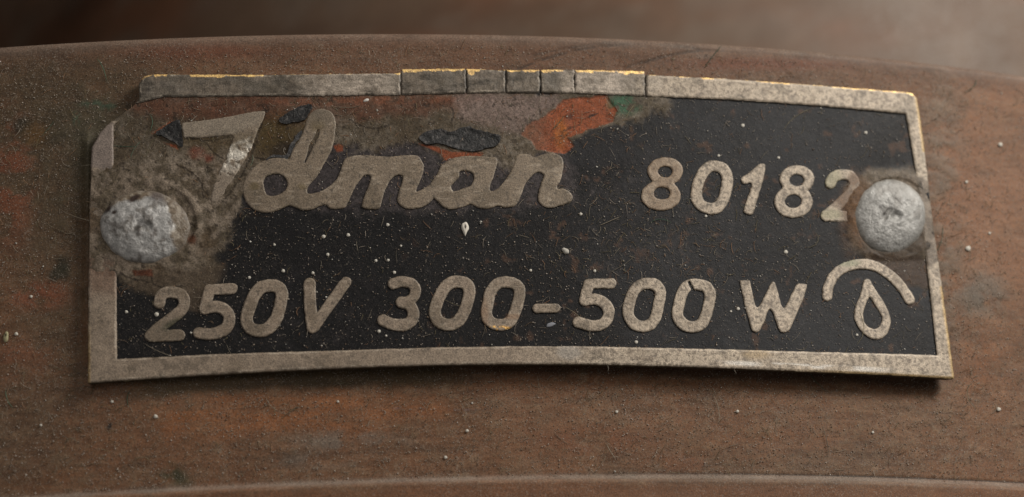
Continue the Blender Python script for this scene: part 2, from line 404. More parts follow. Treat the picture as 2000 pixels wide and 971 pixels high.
def field_paint(X, Y):
    n1 = fbm(X, Y, 60, 21, 5); n2 = fbm(X, Y, 14, 31, 4); n3 = fbm(X, Y, 220, 41, 4); n4 = fbm(X, Y, 5, 61, 3)
    col = np.tile([.008, .008, .009], (len(X), 1))
    grey = np.clip(sstep(.4, .75, n3+.25*sstep(900, 1900, X))*(.4+.6*n1), 0, 1)*sstep(700, 1500, X)
    col = mixc(col, [.027, .028, .031], grey)
    # greyish dust film, thicker near the letters
    film = sstep(.5, .8, n2*.6+n1*.4)*.5 + sstep(.62, .8, n4)*.55
    band = np.clip(blob(X, Y, 820, 340, 420, 85, .3)*.8 + blob(X, Y, 1280, 450, 210, 80, .5)*.35 + blob(X, Y, 500, 610, 330, 80, .4)*.2, 0, 1)
    col = mixc(col, [.10, .085, .085], np.clip(film*(.10+.75*band), 0, .8))
    col = mixc(col, [.10, .055, .035], sstep(.66, .78, fbm(X, Y, 22, 77, 4))*.55*sstep(700, 1000, X))
    scr = patch(X, Y, [(470, 310), (640, 270), (1120, 275), (1125, 395), (1000, 412), (640, 412), (480, 400)], 10, 14, 63, 20)
    col = mixc(col, [.062, .052, .053], scr*(.35+.55*sstep(.35, .62, n4)))
    # brown dirt
    dm = dirt_mask(X, Y)
    dirt = mixc(np.tile(np.array([.095, .074, .050]), (len(X), 1)), PALEDUST*.72, sstep(.42, .68, n2*.5+n4*.5)*.8)
    dirt = mixc(dirt, [.065, .047, .028], sstep(.48, .7, n1)*.75)
    red = patch(X, Y, [(240, 188), (960, 186), (900, 215), (760, 232), (560, 240), (330, 232), (250, 220)], 12, 16, 13, 36)
    dirt = mixc(dirt, [.115, .043, .024], red*(.35+.5*n1))
    mauve = patch(X, Y, [(890, 186), (1090, 186), (1088, 212), (1060, 228), (1024, 246), (1020, 262), (960, 250), (890, 232)], 10, 10, 14, 24)
    dirt = mixc(dirt, [.20, .145, .125], mauve*(.5+.5*n2))
    up = blob(X, Y, 640, 200, 120, 8, .5)+blob(X, Y, 780, 195, 130, 8, .5)
    dirt = mixc(dirt, [.25, .075, .03], np.clip(up, 0, 1)*sstep(.4, .6, n2)*.4)
    olive = np.clip(blob(X, Y, 545, 270, 60, 45, .5)+blob(X, Y, 400, 285, 50, 25, .6)*.8+blob(X, Y, 600, 245, 20, 20, .6), 0, 1)
    dirt = mixc(dirt, [.07, .045, .014], olive*(.3+.7*n1))
    dirt = mixc(dirt, [.15, .05, .03], (blob(X, Y, 385, 300, 16, 12, .5)+blob(X, Y, 408, 310, 10, 8, .5)))
    dirt = mixc(dirt, [.022, .015, .01], np.clip(blob(X, Y, 555, 292, 28, 14, .5, -.2), 0, 1)*.8)
    cr = crust(X, Y)
    dirt = mixc(dirt, [.21, .165, .125], cr*sstep(.35, .6, n2)*.7)
    dirt = mixc(dirt, [.12, .08, .05], cr*sstep(.5, .7, n1)*.5)
    dirt = mixc(dirt, [.27, .22, .17], np.clip(blob(X, Y, 405, 400, 55, 80, .8)+blob(X, Y, 340, 340, 60, 30, .8), 0, 1)*sstep(.36, .6, n2)*.6)
    col = mixc(col, [0, 0, 0], dm*0) * (1-dm[:, None]) + dirt*dm[:, None]
    # small cracks with dark mud
    spots = sstep(.70, .76, fbm(X, Y, 9, 88, 3))*dm
    col = mixc(col, [.02, .014, .01], spots*.7)
    # lower-left corner around the first digit
    ll = patch(X, Y, [(262, 540), (440, 515), (420, 560), (390, 610), (365, 600), (350, 560), (290, 575), (255, 560)], 10, 12, 18, 24)
    col = mixc(col, [.085, .062, .042], ll*.85)
    # copper showing where enamel came away
    cp = patch(X, Y, COPPER, 1.2, 4.5, 15, 14)*(1-(1-sstep(1030, 1085, X+40*(n2-.5)))*.55)
    cu = mixc(np.tile([.25, .070, .028], (len(X), 1)), [.33, .105, .022], blob(X, Y, 1095, 262, 12, 26, .6))
    cu = mixc(cu, [.17, .06, .035], sstep(.5, .72, n2)*.3)
    cu = mixc(cu, [.02, .015, .015], np.clip(blob(X, Y, 1112, 229, 6, 6, .7)*.7+blob(X, Y, 1157, 226, 11, 2, .4, -.35), 0, 1))
    col = col*(1-cp[:, None]) + cu*cp[:, None]
    bk = patch(X, Y, [(1106, 290), (1122, 272), (1152, 256), (1200, 243), (1222, 250), (1240, 300), (1180, 330), (1110, 320)], 3, 5, 17, 12)*(1-cp)
    col = mixc(col, [.016, .016, .018], bk*.9)
    bd = patch(X, Y, [(1690, 500), (1812, 505), (1812, 562), (1770, 560), (1740, 530)], 5, 7, 27, 14)
    col = mixc(col, [.058, .038, .028], bd*.9)
    for pl in ([(818, 282), (845, 286), (880, 297), (945, 300), (935, 311), (900, 309), (868, 314), (862, 302), (840, 292)], [(651, 286), (662, 281), (671, 286), (670, 297), (658, 298)],
               [(296, 262), (330, 240), (350, 236), (345, 243), (312, 262)], [(320, 280), (345, 284), (348, 294), (338, 288)]):
        m = patch(X, Y, pl, 1.5, 2, 16, 8); col = mixc(col, [.24, .065, .026], m*.9)
    g = blob(X, Y, 1220, 204, 32, 20, .5)*sstep(.3, .5, n2); col = mixc(col, [.035, .105, .058], g*.9)
    col = mixc(col, [.05, .075, .045], blob(X, Y, 330, 492, 14, 8, .5)*.5)
    # hairline cracks and split edges in the dirt layer
    ck = np.full(X.shape, 99.)
    for pl in ([(519, 218), (505, 262), (492, 300), (474, 340), (452, 372), (438, 392)], [(362, 272), (385, 273), (410, 276), (447, 268)], [(393, 276), (404, 282), (418, 300), (437, 312)],
               [(497, 308), (515, 312), (540, 308), (556, 311), (566, 300), (572, 288)], [(345, 322), (372, 336), (392, 356), (398, 384)], [(298, 540), (300, 556), (330, 566), (356, 560)], [(480, 420), (510, 424), (535, 418)],
               [(220, 196), (260, 192), (318, 192)], [(236, 534), (262, 548), (292, 552)], [(1096, 268), (1104, 254), (1130, 244)], [(880, 210), (886, 226), (880, 244)], [(690, 240), (720, 252), (760, 246)]):
        q = np.array(pl, float); ck = np.minimum(ck, seg_sdf(X+(n4-.5)*7, Y+(n2-.5)*8, spline(pl)))
    col = mixc(col, [.018, .012, .008], (1-sstep(.6, 2.2, ck))*.85)
    # rust by the rivets, darker ring round the right one's lower half
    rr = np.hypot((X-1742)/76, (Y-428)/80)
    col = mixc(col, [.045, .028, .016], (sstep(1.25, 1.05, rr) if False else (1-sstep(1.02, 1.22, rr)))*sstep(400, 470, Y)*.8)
    rust = blob(X, Y, 1672, 420, 28, 75, .6)*sstep(.35, .6, n1)
    col = mixc(col, [.13, .065, .028], rust*.8)
    col = mixc(col, [.10, .035, .015], blob(X, Y, 375, 470, 9, 9, .5)*.9)
    col = mixc(col, [.012, .012, .013], patch(X, Y, [(456, 456), (482, 452), (478, 468), (460, 466)], 1.5, 4, 9, 6))
    col = mixc(col, [.10, .035, .018], patch(X, Y, [(258, 530), (298, 528), (300, 541), (262, 540)], 1.5, 2, 9, 6))
    return col, cp, dm, cr
def metal_paint(X, Y, dep, tone=1.0):
    n1 = fbm(X, Y, 50, 121, 4); n2 = fbm(X, Y, 9, 131, 4); n3 = fbm(X, Y, 4, 141, 2)
    base = np.array([.30, .235, .175])*tone
    col = np.tile(base, (len(X), 1))
    right = sstep(950, 1250, X)
    col = mixc(col, np.array([.49, .41, .315])*tone, right*.85)  # brighter right side painted into the metal, on top of the key's gradient
    col = mixc(col, base*.62, sstep(.5, .75, n2)*(.35+.25*right))
    col = mixc(col, base*.45, sstep(.52, .70, n3)*(.35+.4*right))
    col = mixc(col, [.16, .12, .08], sstep(.55, .75, n1)*.4)
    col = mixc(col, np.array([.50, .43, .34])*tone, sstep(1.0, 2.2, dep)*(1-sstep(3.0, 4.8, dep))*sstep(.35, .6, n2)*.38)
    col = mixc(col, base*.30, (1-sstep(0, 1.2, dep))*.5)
    return col

plate = empty("nameplate", tuple(on_plate(np.array([1000.]), np.array([712.]), np.array([-14.]))[0]))
tag(plate, "old curved metal nameplate with raised lettering on black enamel, riveted to brown casing", "nameplate")

# enamel field with its dirt relief; also gives the plate its thickness
def field_h(X, Y):
    col, cp, dm, cr = field_paint(X, Y)
    n = fbm(X, Y, 16, 51, 4)
    n5 = fbm(X, Y, 6, 55, 3)
    low = 1-sstep(495, 512, Y)*(X > 1500)
    h = 1.6*(1-cp) + dm*(.8+1.5*(n-.4))*(.4+.6*low) + cr*(1.1+2.6*(n-.38))*low + .5*(n5-.5)
    rim = sstep(.98, 1.05, np.hypot((X-296)/85, (Y-436)/74))*(1-sstep(1.08, 1.24, np.hypot((X-296)/85, (Y-436)/74)))
    rim2 = sstep(.98, 1.03, np.hypot((X-1745)/74, (Y-428)/78))*(1-sstep(1.12, 1.36, np.hypot((X-1745)/74, (Y-428)/78)))
    return h + rim*2.6*sstep(0, 60, X-300) + rim2*2.5*low, col
def plate_sdf(X, Y): return poly_sdf(X, Y, PLATE)
res = 2.2
fh = {}
def f_height(x, y, dep):
    h, col = field_h(x, y); fh['col'] = col; return h
def f_paint(x, y, dep):
    return fh['col'], np.zeros(len(x))
base_o = relief("enamel_field", lambda X, Y: plate_sdf(X, Y)+2.0, (165, 128, 1872, 756), res, f_height, -13, M_FIELD, plate, f_paint, .5, (.06, .045, .03))
tag(base_o, "black enamelled field, dirty and flaked to bare copper at the upper left")

# raised border: a long piece and the broken pieces of the top edge
def border_sdf(X, Y): return np.maximum(plate_sdf(X, Y), -poly_sdf(X, Y, FIELD_IN))
CUTS = [783, 910, 987, 1054, 1121, 1259]
def border_h(x, y, dep):
    n = fbm(x, y, 30, 151, 3)
    c = crust(x, y)
    return 5.6 - 1.6*(1-sstep(0, 2.6, dep)) + (n-.5)*1.0 - c*2.0*sstep(300, 240, x) 
def gold_mask(x, y, dep, pieces):
    lo, hi = (np.array([173., 1259, 1420, 1600, 1766, 1789, 1862]), None)
    ytop = np.interp(x, [272, 300, 500, 780, 783, 905, 985, 1100, 1257, 1262, 1420, 1600, 1766, 1790], [160, 147, 148, 145, 137, 136, 139, 138, 141, 148, 156, 169, 182, 190])
    t = y-ytop
    nz = fbm(x, y*.2, 13, 171, 3)
    w = np.zeros(len(x))
    for a, b, d in ((302, 326, 5.5), (372, 440, 7.0), (440, 515, 5.0), (772, 783, 4), (786, 835, 9), (835, 862, 4.5), (862, 906, 6.5), (912, 926, 13), (926, 936, 7), (990, 1015, 4), (1020, 1052, 5), (1056, 1082, 8), (1082, 1100, 4),
                    (1124, 1158, 7), (1160, 1200, 4), (1205, 1257, 7.5), (1325, 1340, 2.5), (1368, 1393, 4), (1484, 1540, 2.6), (1620, 1785, 2.2)):
        w = np.maximum(w, d*sstep(a-2, a+2, x)*(1-sstep(b-2, b+2, x)))
    w = w*(.25+1.1*nz)
    m = (t < w) & (y < 240)
    # yellowed brass along the right hand edge
    xr = np.interp(y, [190, 235, 330, 450, 560, 650, 741], [1789, 1796, 1808, 1822, 1838, 1850, 1862])
    e = (1-sstep(3, 8, xr-x))*((y > 185) & (y < 300) | (y > 560))*.65
    e = np.maximum(e, (1-sstep(175, 180, x))*sstep(600, 700, y)*.5)
    yb = np.interp(x, [173, 400, 700, 1000, 1300, 1600, 1862], [749, 734, 719, 713, 717, 728, 741])
    e = np.maximum(e, (1-sstep(2.5, 5, yb-y))*sstep(1500, 1700, x)*.6)
    return np.clip(m.astype(float), 0, 1), e
def border_paint(x, y, dep):
    col = metal_paint(x, y, dep, 1.0)
    n1 = fbm(x, y, 30, 181, 4); n2 = fbm(x, y, 8, 191, 4)
    # top pieces are darker, smeared with grime
    tl = (1-sstep(1210, 1290, x))*(1-sstep(200, 225, y))
    col = mixc(col, [.115, .098, .076], tl*(.6+.35*sstep(.3, .6, n1)))
    col = mixc(col, [.045, .036, .025], tl*sstep(.55, .75, fbm(x, y, 12, 195, 4, 3))*.8)
    col = mixc(col, [.05, .04, .03], tl*sstep(.60, .72, fbm(x*9, y, 16, 198, 3))*.6)
    col = mixc(col, [.20, .17, .14], tl*sstep(.55, .7, fbm(x, y*7, 22, 197, 3))*.5)
    for c in CUTS:
        col = mixc(col, [.05, .038, .026], (1-sstep(1.5, 7+5*(c in (987, 1121)), np.abs(x-c+9*(n2-.5))))*(y < 195)*.75)
    pale = tl*sstep(560, 640, x)*(1-sstep(740, 800, x))+tl*sstep(1085, 1110, x)*(1-sstep(1200, 1260, x))
    col = mixc(col, [.46, .39, .32], pale*sstep(.25, .5, n1)*(.5+.4*sstep(.4, .6, fbm(x, y*6, 20, 193, 3))))
    col = mixc(col, [.09, .07, .048], sstep(.60, .72, fbm(x, y, 20, 189, 4))*.45)
    col = mixc(col, [.60, .52, .42], sstep(1.5, 2.6, dep)*(1-sstep(3.4, 5, dep))*sstep(.5, .66, fbm(x, y, 16, 187, 3))*.5)
    col = mixc(col, [.44, .38, .31], blob(x, y, 1275, 168, 16, 14, .5)*.5)
    # crusted length beside the left rivet, pale clean piece above it
    cr = crust(x, y)
    dcol = mixc(np.tile([.11, .082, .056], (len(x), 1)), [.19, .15, .112], sstep(.4, .65, n2))
    lr = sstep(.35, .6, cr)
    col = col*(1-lr[:, None]) + dcol*lr[:, None]
    cl = patch(x, y, [(176, 262), (205, 245), (224, 240), (224, 318), (215, 334), (176, 328)], 3, 3, 23, 10)
    col = mixc(col, [.235, .19, .165], cl*.9)
    col = mixc(col, [.15, .08, .05], patch(x, y, [(170, 505), (232, 520), (228, 580), (172, 575)], 16, 14, 24, 26)*.6*(x < 240))
    # pale and brassy marks on the lower edge
    lb = np.clip(blob(x, y, 1110, 690, 24, 14, .4)*.4, 0, 1); col = mixc(col, [.36, .35, .33], lb)
    sc_ = sstep(1380, 1450, x)*(1-sstep(1680, 1760, x))*blob(y*0, y-np.interp(x, [1300, 1862], [705, 730]), 0, 0, 1, 4, .5)
    col = mixc(col, [.62, .58, .52], sc_*sstep(.4, .6, fbm(x, y, 10, 199, 3, 5)))
    col = mixc(col, [.40, .29, .16], blob(x, y, 1475, 694, 26, 9, .5)*.6)
    m, e = gold_mask(x, y, dep, None)
    col = mixc(col, [.42, .27, .085], e)
    col = mixc(col, [1.0, .66, .26], m*(.5+.5*sstep(.3, .55, n2)))
    return col, np.clip(.12+m*.3+e*.3, 0, .9)
def piece(a, b):
    def f(X, Y):
        d = border_sdf(X, Y)
        if a is not None:
            wob = (fbm(Y, X*0, 8, 201+int(a), 3)-.5)*3.5
            d = np.maximum(d, np.where(Y < 212, (a+.8+wob)-X, -1e3 if True else 0))
        if b is not None:
            wob = (fbm(Y, X*0, 8, 201+int(b), 3)-.5)*3.5
            d = np.maximum(d, X-(b-.8+wob))
        return d
    return f
main_cut = CUTS[-1]
def main_sdf(X, Y):
    d = border_sdf(X, Y)
    wob = (fbm(Y, X*0, 8, 201+main_cut, 3)-.5)*3.5
    top = np.where(Y < 240, (main_cut+1.6+wob)-X, -1e3)
    top = np.where((X < 262) & (Y > 212), -1e3, top)
    top = np.where((X < 262) & (Y <= 240), np.maximum(238-Y, -1e3)*.7, top)
    return np.maximum(d, top)
o = relief("border", main_sdf, (165, 128, 1872, 758), 2.0, border_h, -2.5, M_METAL, plate, border_paint, .8, (.09, .068, .042))
tag(o, "raised nickel border running round left, lower and right sides")
edges_ = [268]+CUTS
for a, b in zip(edges_[:-1], edges_[1:]):
    f = piece(None if a == 268 else a, b)
    o = relief("border_piece", lambda X, Y, f=f: np.where(Y < 205, f(X, Y), 50)+1.6*(fbm(X, Y, 15, 779, 3)-.45)*(X > 770), (a-6, 128, b+6, 206), 1.5,
               lambda x, y, d, k=a: border_h(x, y, d)+((k*7) % 5-2)*.2 + 2.2*(fbm(x, y, 18, 777, 3)-.5), -2.5, M_METAL, plate, border_paint, 1.0, (.05, .04, .028))
    if a == 910: o['label'] = "cracked border piece with a chipped corner"

# letters, digits and signs
def glyph_paint_for(i):
    def f(x, y, dep):
        col = metal_paint(x, y, dep)
        n1 = fbm(x, y, 24, 301, 4); n2 = fbm(x, y, 9, 311, 4)
        met = np.full(len(x), .10)
        up = sstep(430, 400, y) if False else (1-sstep(405, 440, y))
        left = 1-sstep(1120, 1200, x)
        col = mixc(col, [.20, .155, .108], up*left*.8)
        nb = fbm(x, y, 38, 341, 4); ns = fbm(x*.25+y*.1, y, 5, 351, 3)
        col = mixc(col, [.125, .095, .062], left*sstep(.46, .66, nb)*.6)
        col = mixc(col, [.10, .075, .05], (1-sstep(1, 5, dep))*sstep(.40, .62, n2)*.55)
        col = mixc(col, [.44, .37, .29], sstep(.62, .72, ns)*.35)
        col = mixc(col, [.06, .05, .038], sstep(.68, .75, fbm(x, y, 6, 361, 3))*.6)
        # stained first 8, greenish 2, rusty 2
        col = mixc(col, [.20, .13, .075], blob(x, y, 1294, 360, 55, 70, .4)*(.4+.5*n1))
        col = mixc(col, [.26, .25, .15], (blob(x, y, 1620, 350, 22, 22, .5)+blob(x, y, 1620, 420, 26, 10, .5))*.6)
        col = mixc(col, [.13, .075, .04], np.clip(blob(x, y, 1655, 388, 32, 24, .5)+blob(x, y, 1664, 420, 20, 22, .5)+blob(x, y, 1668, 350, 14, 14, .5), 0, 1)*.9)
        col = mixc(col, [.24, .27, .17], blob(x, y, 1655, 515, 22, 8, .5)*.5)
        # brass on the 0, grime on the 2
        g = blob(x, y, 970, 643, 26, 5.5, .3)*sstep(.35, .5, n2)
        col = mixc(col, [.85, .50, .16], g); met = np.maximum(met, g*.8)
        col = mixc(col, [.22, .12, .06], (blob(x, y, 945, 620, 8, 34, .5)+blob(x, y, 1000, 620, 26, 5, .4))*.5)
        col = mixc(col, [.04, .042, .018], blob(x, y, 338, 634, 22, 8, .6, -.5)*.8)
        # slanting capital: crumpled bright metal in the middle of the stem, dirt below
        b = patch(x, y, [(452, 284), (494, 268), (490, 300), (474, 330), (442, 345), (428, 340)], 4, 5, 33, 10)
        hot = b*sstep(.36, .56, fbm(x, y, 16, 313, 3))
        m0 = (x < 530)
        col = mixc(col, [.70, .66, .58], hot*m0*.9); met = np.maximum(met, hot*m0*.35)
        dd = patch(x, y, [(400, 330), (470, 325), (470, 400), (380, 410)], 8, 8, 34, 12)*m0
        col = mixc(col, [.27, .22, .17], dd*.7)
        ol = patch(x, y, [(455, 262), (505, 262), (490, 285), (452, 290)], 5, 5, 35, 10)*m0
        col = mixc(col, [.12, .09, .05], ol*.5)
        col = mixc(col, [.30, .255, .20], patch(x, y, [(356, 236), (520, 214), (508, 244), (460, 262), (358, 272)], 5, 3, 36, 10)*m0*.6)
        # olive stains on the script
        col = mixc(col, [.12, .085, .03], (blob(x, y, 620, 245, 14, 12, .6)+blob(x, y, 497, 365, 9, 8, .6)+blob(x, y, 590, 366, 8, 6, .6))*.6)
        fade = blob(x, y, 625, 222, 40, 22, .5)
        col = mixc(col, [.155, .125, .09], fade*.7)
        return col, met
    return f
def glyph_h(x, y, dep):
    n = fbm(x, y, 9, 321, 4)
    m0 = patch(x, y, [(440, 280), (500, 265), (492, 310), (460, 345), (425, 340)], 6, 5, 33, 10)*(x < 530)
    return 4.0 - 1.0*(1-sstep(0, 1.6, dep)) + (fbm(x, y, 40, 331, 2)-.5)*.8 + m0*(n-.5)*4.5 
for i, (nm, (sdf, box), lab) in enumerate(GLYPHS):
    o = relief(nm, sdf, box, 1.5, glyph_h, -.5, M_METAL, plate, glyph_paint_for(i), .95)
    if lab: o['label'] = lab

# paint flakes that still cling on, lifted and curled
def flake(name, pts, lift, curl, lab, tone=.010):
    f, b = solid(pts)
    cx = sum(p[0] for p in pts)/len(pts); cy = sum(p[1] for p in pts)/len(pts)
    def hh(x, y, d):
        n = fbm(x, y, 17, 401, 4)
        return lift + curl*(1-sstep(0, 9, d)) + (n-.5)*lift*.8
    def pp(x, y, d):
        n = fbm(x, y, 5, 411, 3); col = np.tile([tone, tone, tone*1.05], (len(x), 1))
        return mixc(col, [.085, .078, .075], sstep(.56, .74, n)*.8), np.zeros(len(x))
    o = relief(name, f, b, 1.3, hh, lift*.4, M_FLAKE, plate, pp, 2.2, (.02, .015, .012))
    o['label'] = lab
flake("paint_flake", [(818, 272), (826, 262), (842, 256), (862, 254), (880, 259), (893, 254), (905, 249), (918, 249), (930, 255), (945, 259), (960, 262), (976, 267), (975, 280), (962, 289), (948, 291), (930, 298), (905, 295), (885, 291), (868, 285), (852, 282), (832, 284)], 3.4, 1.6, "black lifted paint flake with ragged edges above the script word")
flake("paint_flake", [(304, 263), (320, 250), (343, 238), (351, 236), (355, 252), (358, 288), (347, 285), (332, 276), (318, 268)], 4, 1, "small black triangular paint flake left of the slanting capital")
flake("paint_flake", [(543, 238), (556, 226), (572, 216), (592, 208), (606, 206), (609, 214), (600, 228), (590, 238), (572, 241), (555, 244)], 4, 1.5, "black paint flake beside the ascender of the d")
flake("paint_flake", [(565, 290), (575, 270), (582, 262), (590, 256), (586, 270), (575, 285), (570, 300), (560, 314), (552, 310), (530, 309), (520, 314), (535, 304), (558, 304)], 3, 1, "dark brown paint remnant left of the d", .035)

# rivets
def rivet(cx, cy, rx, ry, H, seed, lab, paint):
    nr, na = 46, 120
    V = []; r_, a_ = np.meshgrid(np.linspace(0, 1, nr)**.8, np.linspace(0, 2*np.pi, na, endpoint=False), indexing='ij')
    r_ = r_.ravel(); a_ = a_.ravel()
    wob = 1+.05*(fbm(np.cos(a_)*3+9, np.sin(a_)*3+9, 1.4, seed, 3)-.5)*2
    x = cx+rx*r_*np.cos(a_)*wob; y = cy+ry*r_*np.sin(a_)*wob
    n = fbm(x, y, 22, seed+3, 4)-.5; n2 = fbm(x, y, 7, seed+5, 3)-.5
    h = H*np.clip(1-r_**2.2, 0, 1)**.6 + (n*4.5+n2*1.8)*(1-r_**6)
    h = h - 5*blob(x, y, cx+4, cy+6, 10, 8, .6) - 3.5*blob(x, y, cx-14, cy+2, 5, 16, .6, .6)
    V = on_plate(x, y, h-1.0)
    F = []
    for i in range(1, nr-1):
        for j in range(na):
            k = (j+1) % na
            F.append((i*na+j, (i+1)*na+j, (i+1)*na+k, i*na+k)[::-1])
    for j in range(na): F.append((0, na+j, na+(j+1) % na)[::-1])
    # all centre vertices coincide; use the first
    # skirt under the head
    skirt = on_plate(x[-na:], y[-na:], np.full(na, -4.0)); n0 = len(V)
    V = np.concatenate([V, skirt])
    for j in range(na):
        k = (j+1) % na; F.append(((nr-1)*na+j, n0+j, n0+k, (nr-1)*na+k)[::-1])
    col, met = paint(x, y, r_, a_)
    col = np.concatenate([col, np.tile([.05, .04, .03], (na, 1))]); met = np.concatenate([met, np.zeros(na)])
    o = mesh("rivet", V, F, M_RIVET, plate, col, met); o['label'] = lab
    return o
def rp_left(x, y, r, a):
    n = fbm(x, y, 16, 501, 4); n2 = fbm(x, y, 7, 503, 4); n3 = fbm(x, y, 30, 505, 3)
    col = np.tile([.40, .395, .385], (len(x), 1)); met = np.full(len(x), .3)
    col = mixc(col, [.62, .61, .59], sstep(.52, .66, n2)*.7)
    col = mixc(col, [.15, .135, .12], sstep(.56, .70, n)*.75)
    q = patch(x, y, [(205, 350), (385, 350), (392, 500), (355, 500), (335, 470), (338, 440), (325, 400), (300, 390), (262, 400), (235, 398), (205, 412)], 6, 12, 507, 18)
    dc = mixc(np.tile([.15, .115, .08], (len(x), 1)), [.28, .24, .19], sstep(.45, .65, n2))
    col = col*(1-q[:, None])+dc*q[:, None]; met = met*(1-q)
    col = mixc(col, [.035, .02, .015], np.clip(blob(x, y, 210, 408, 9, 10, .4)+blob(x, y, 264, 392, 13, 6, .4, -.6)+blob(x, y, 225, 420, 5, 4, .5), 0, 1))
    col = mixc(col, [.10, .085, .085], blob(x, y, 308, 388, 15, 12, .5)*.7)
    col = mixc(col, [.10, .09, .08], blob(x, y, 270, 455, 16, 6, .6, -.3)*.8)
    col = mixc(col, [.14, .12, .10], sstep(.86, .98, r)*.6)
    return col, met*(.5+.5*n)
def rp_right(x, y, r, a):
    n = fbm(x, y, 20, 511, 4); n2 = fbm(x, y, 6, 513, 4)
    col = np.tile([.32, .315, .30], (len(x), 1)); met = np.full(len(x), .2)
    col = mixc(col, [.46, .455, .44], sstep(.5, .68, n2)*.5)
    col = mixc(col, [.20, .19, .175], sstep(.54, .72, n)*.7)
    col = mixc(col, [.08, .075, .07], (blob(x, y, 1716, 420, 3, 16, .5, -.5)+blob(x, y, 1745, 400, 12, 1.6, .5, .7))*.8)
    col = mixc(col, [.17, .15, .12], sstep(.84, .98, r)*.6)
    return col, met*(.5+.6*n)
rivet(284, 444, 90, 73, 22, 500, "left rivet head, half caked in brown crust", rp_left)
rivet(1737, 424, 73, 74, 23, 520, "right rivet head, clean dented grey dome", rp_right)

# ------------------------------------------------------------------ casing
case = empty("copper_casing", (0, 0, -4.0))
tag(case, "curved brown copper casing, dusty and stained, that carries the nameplate", "casing")

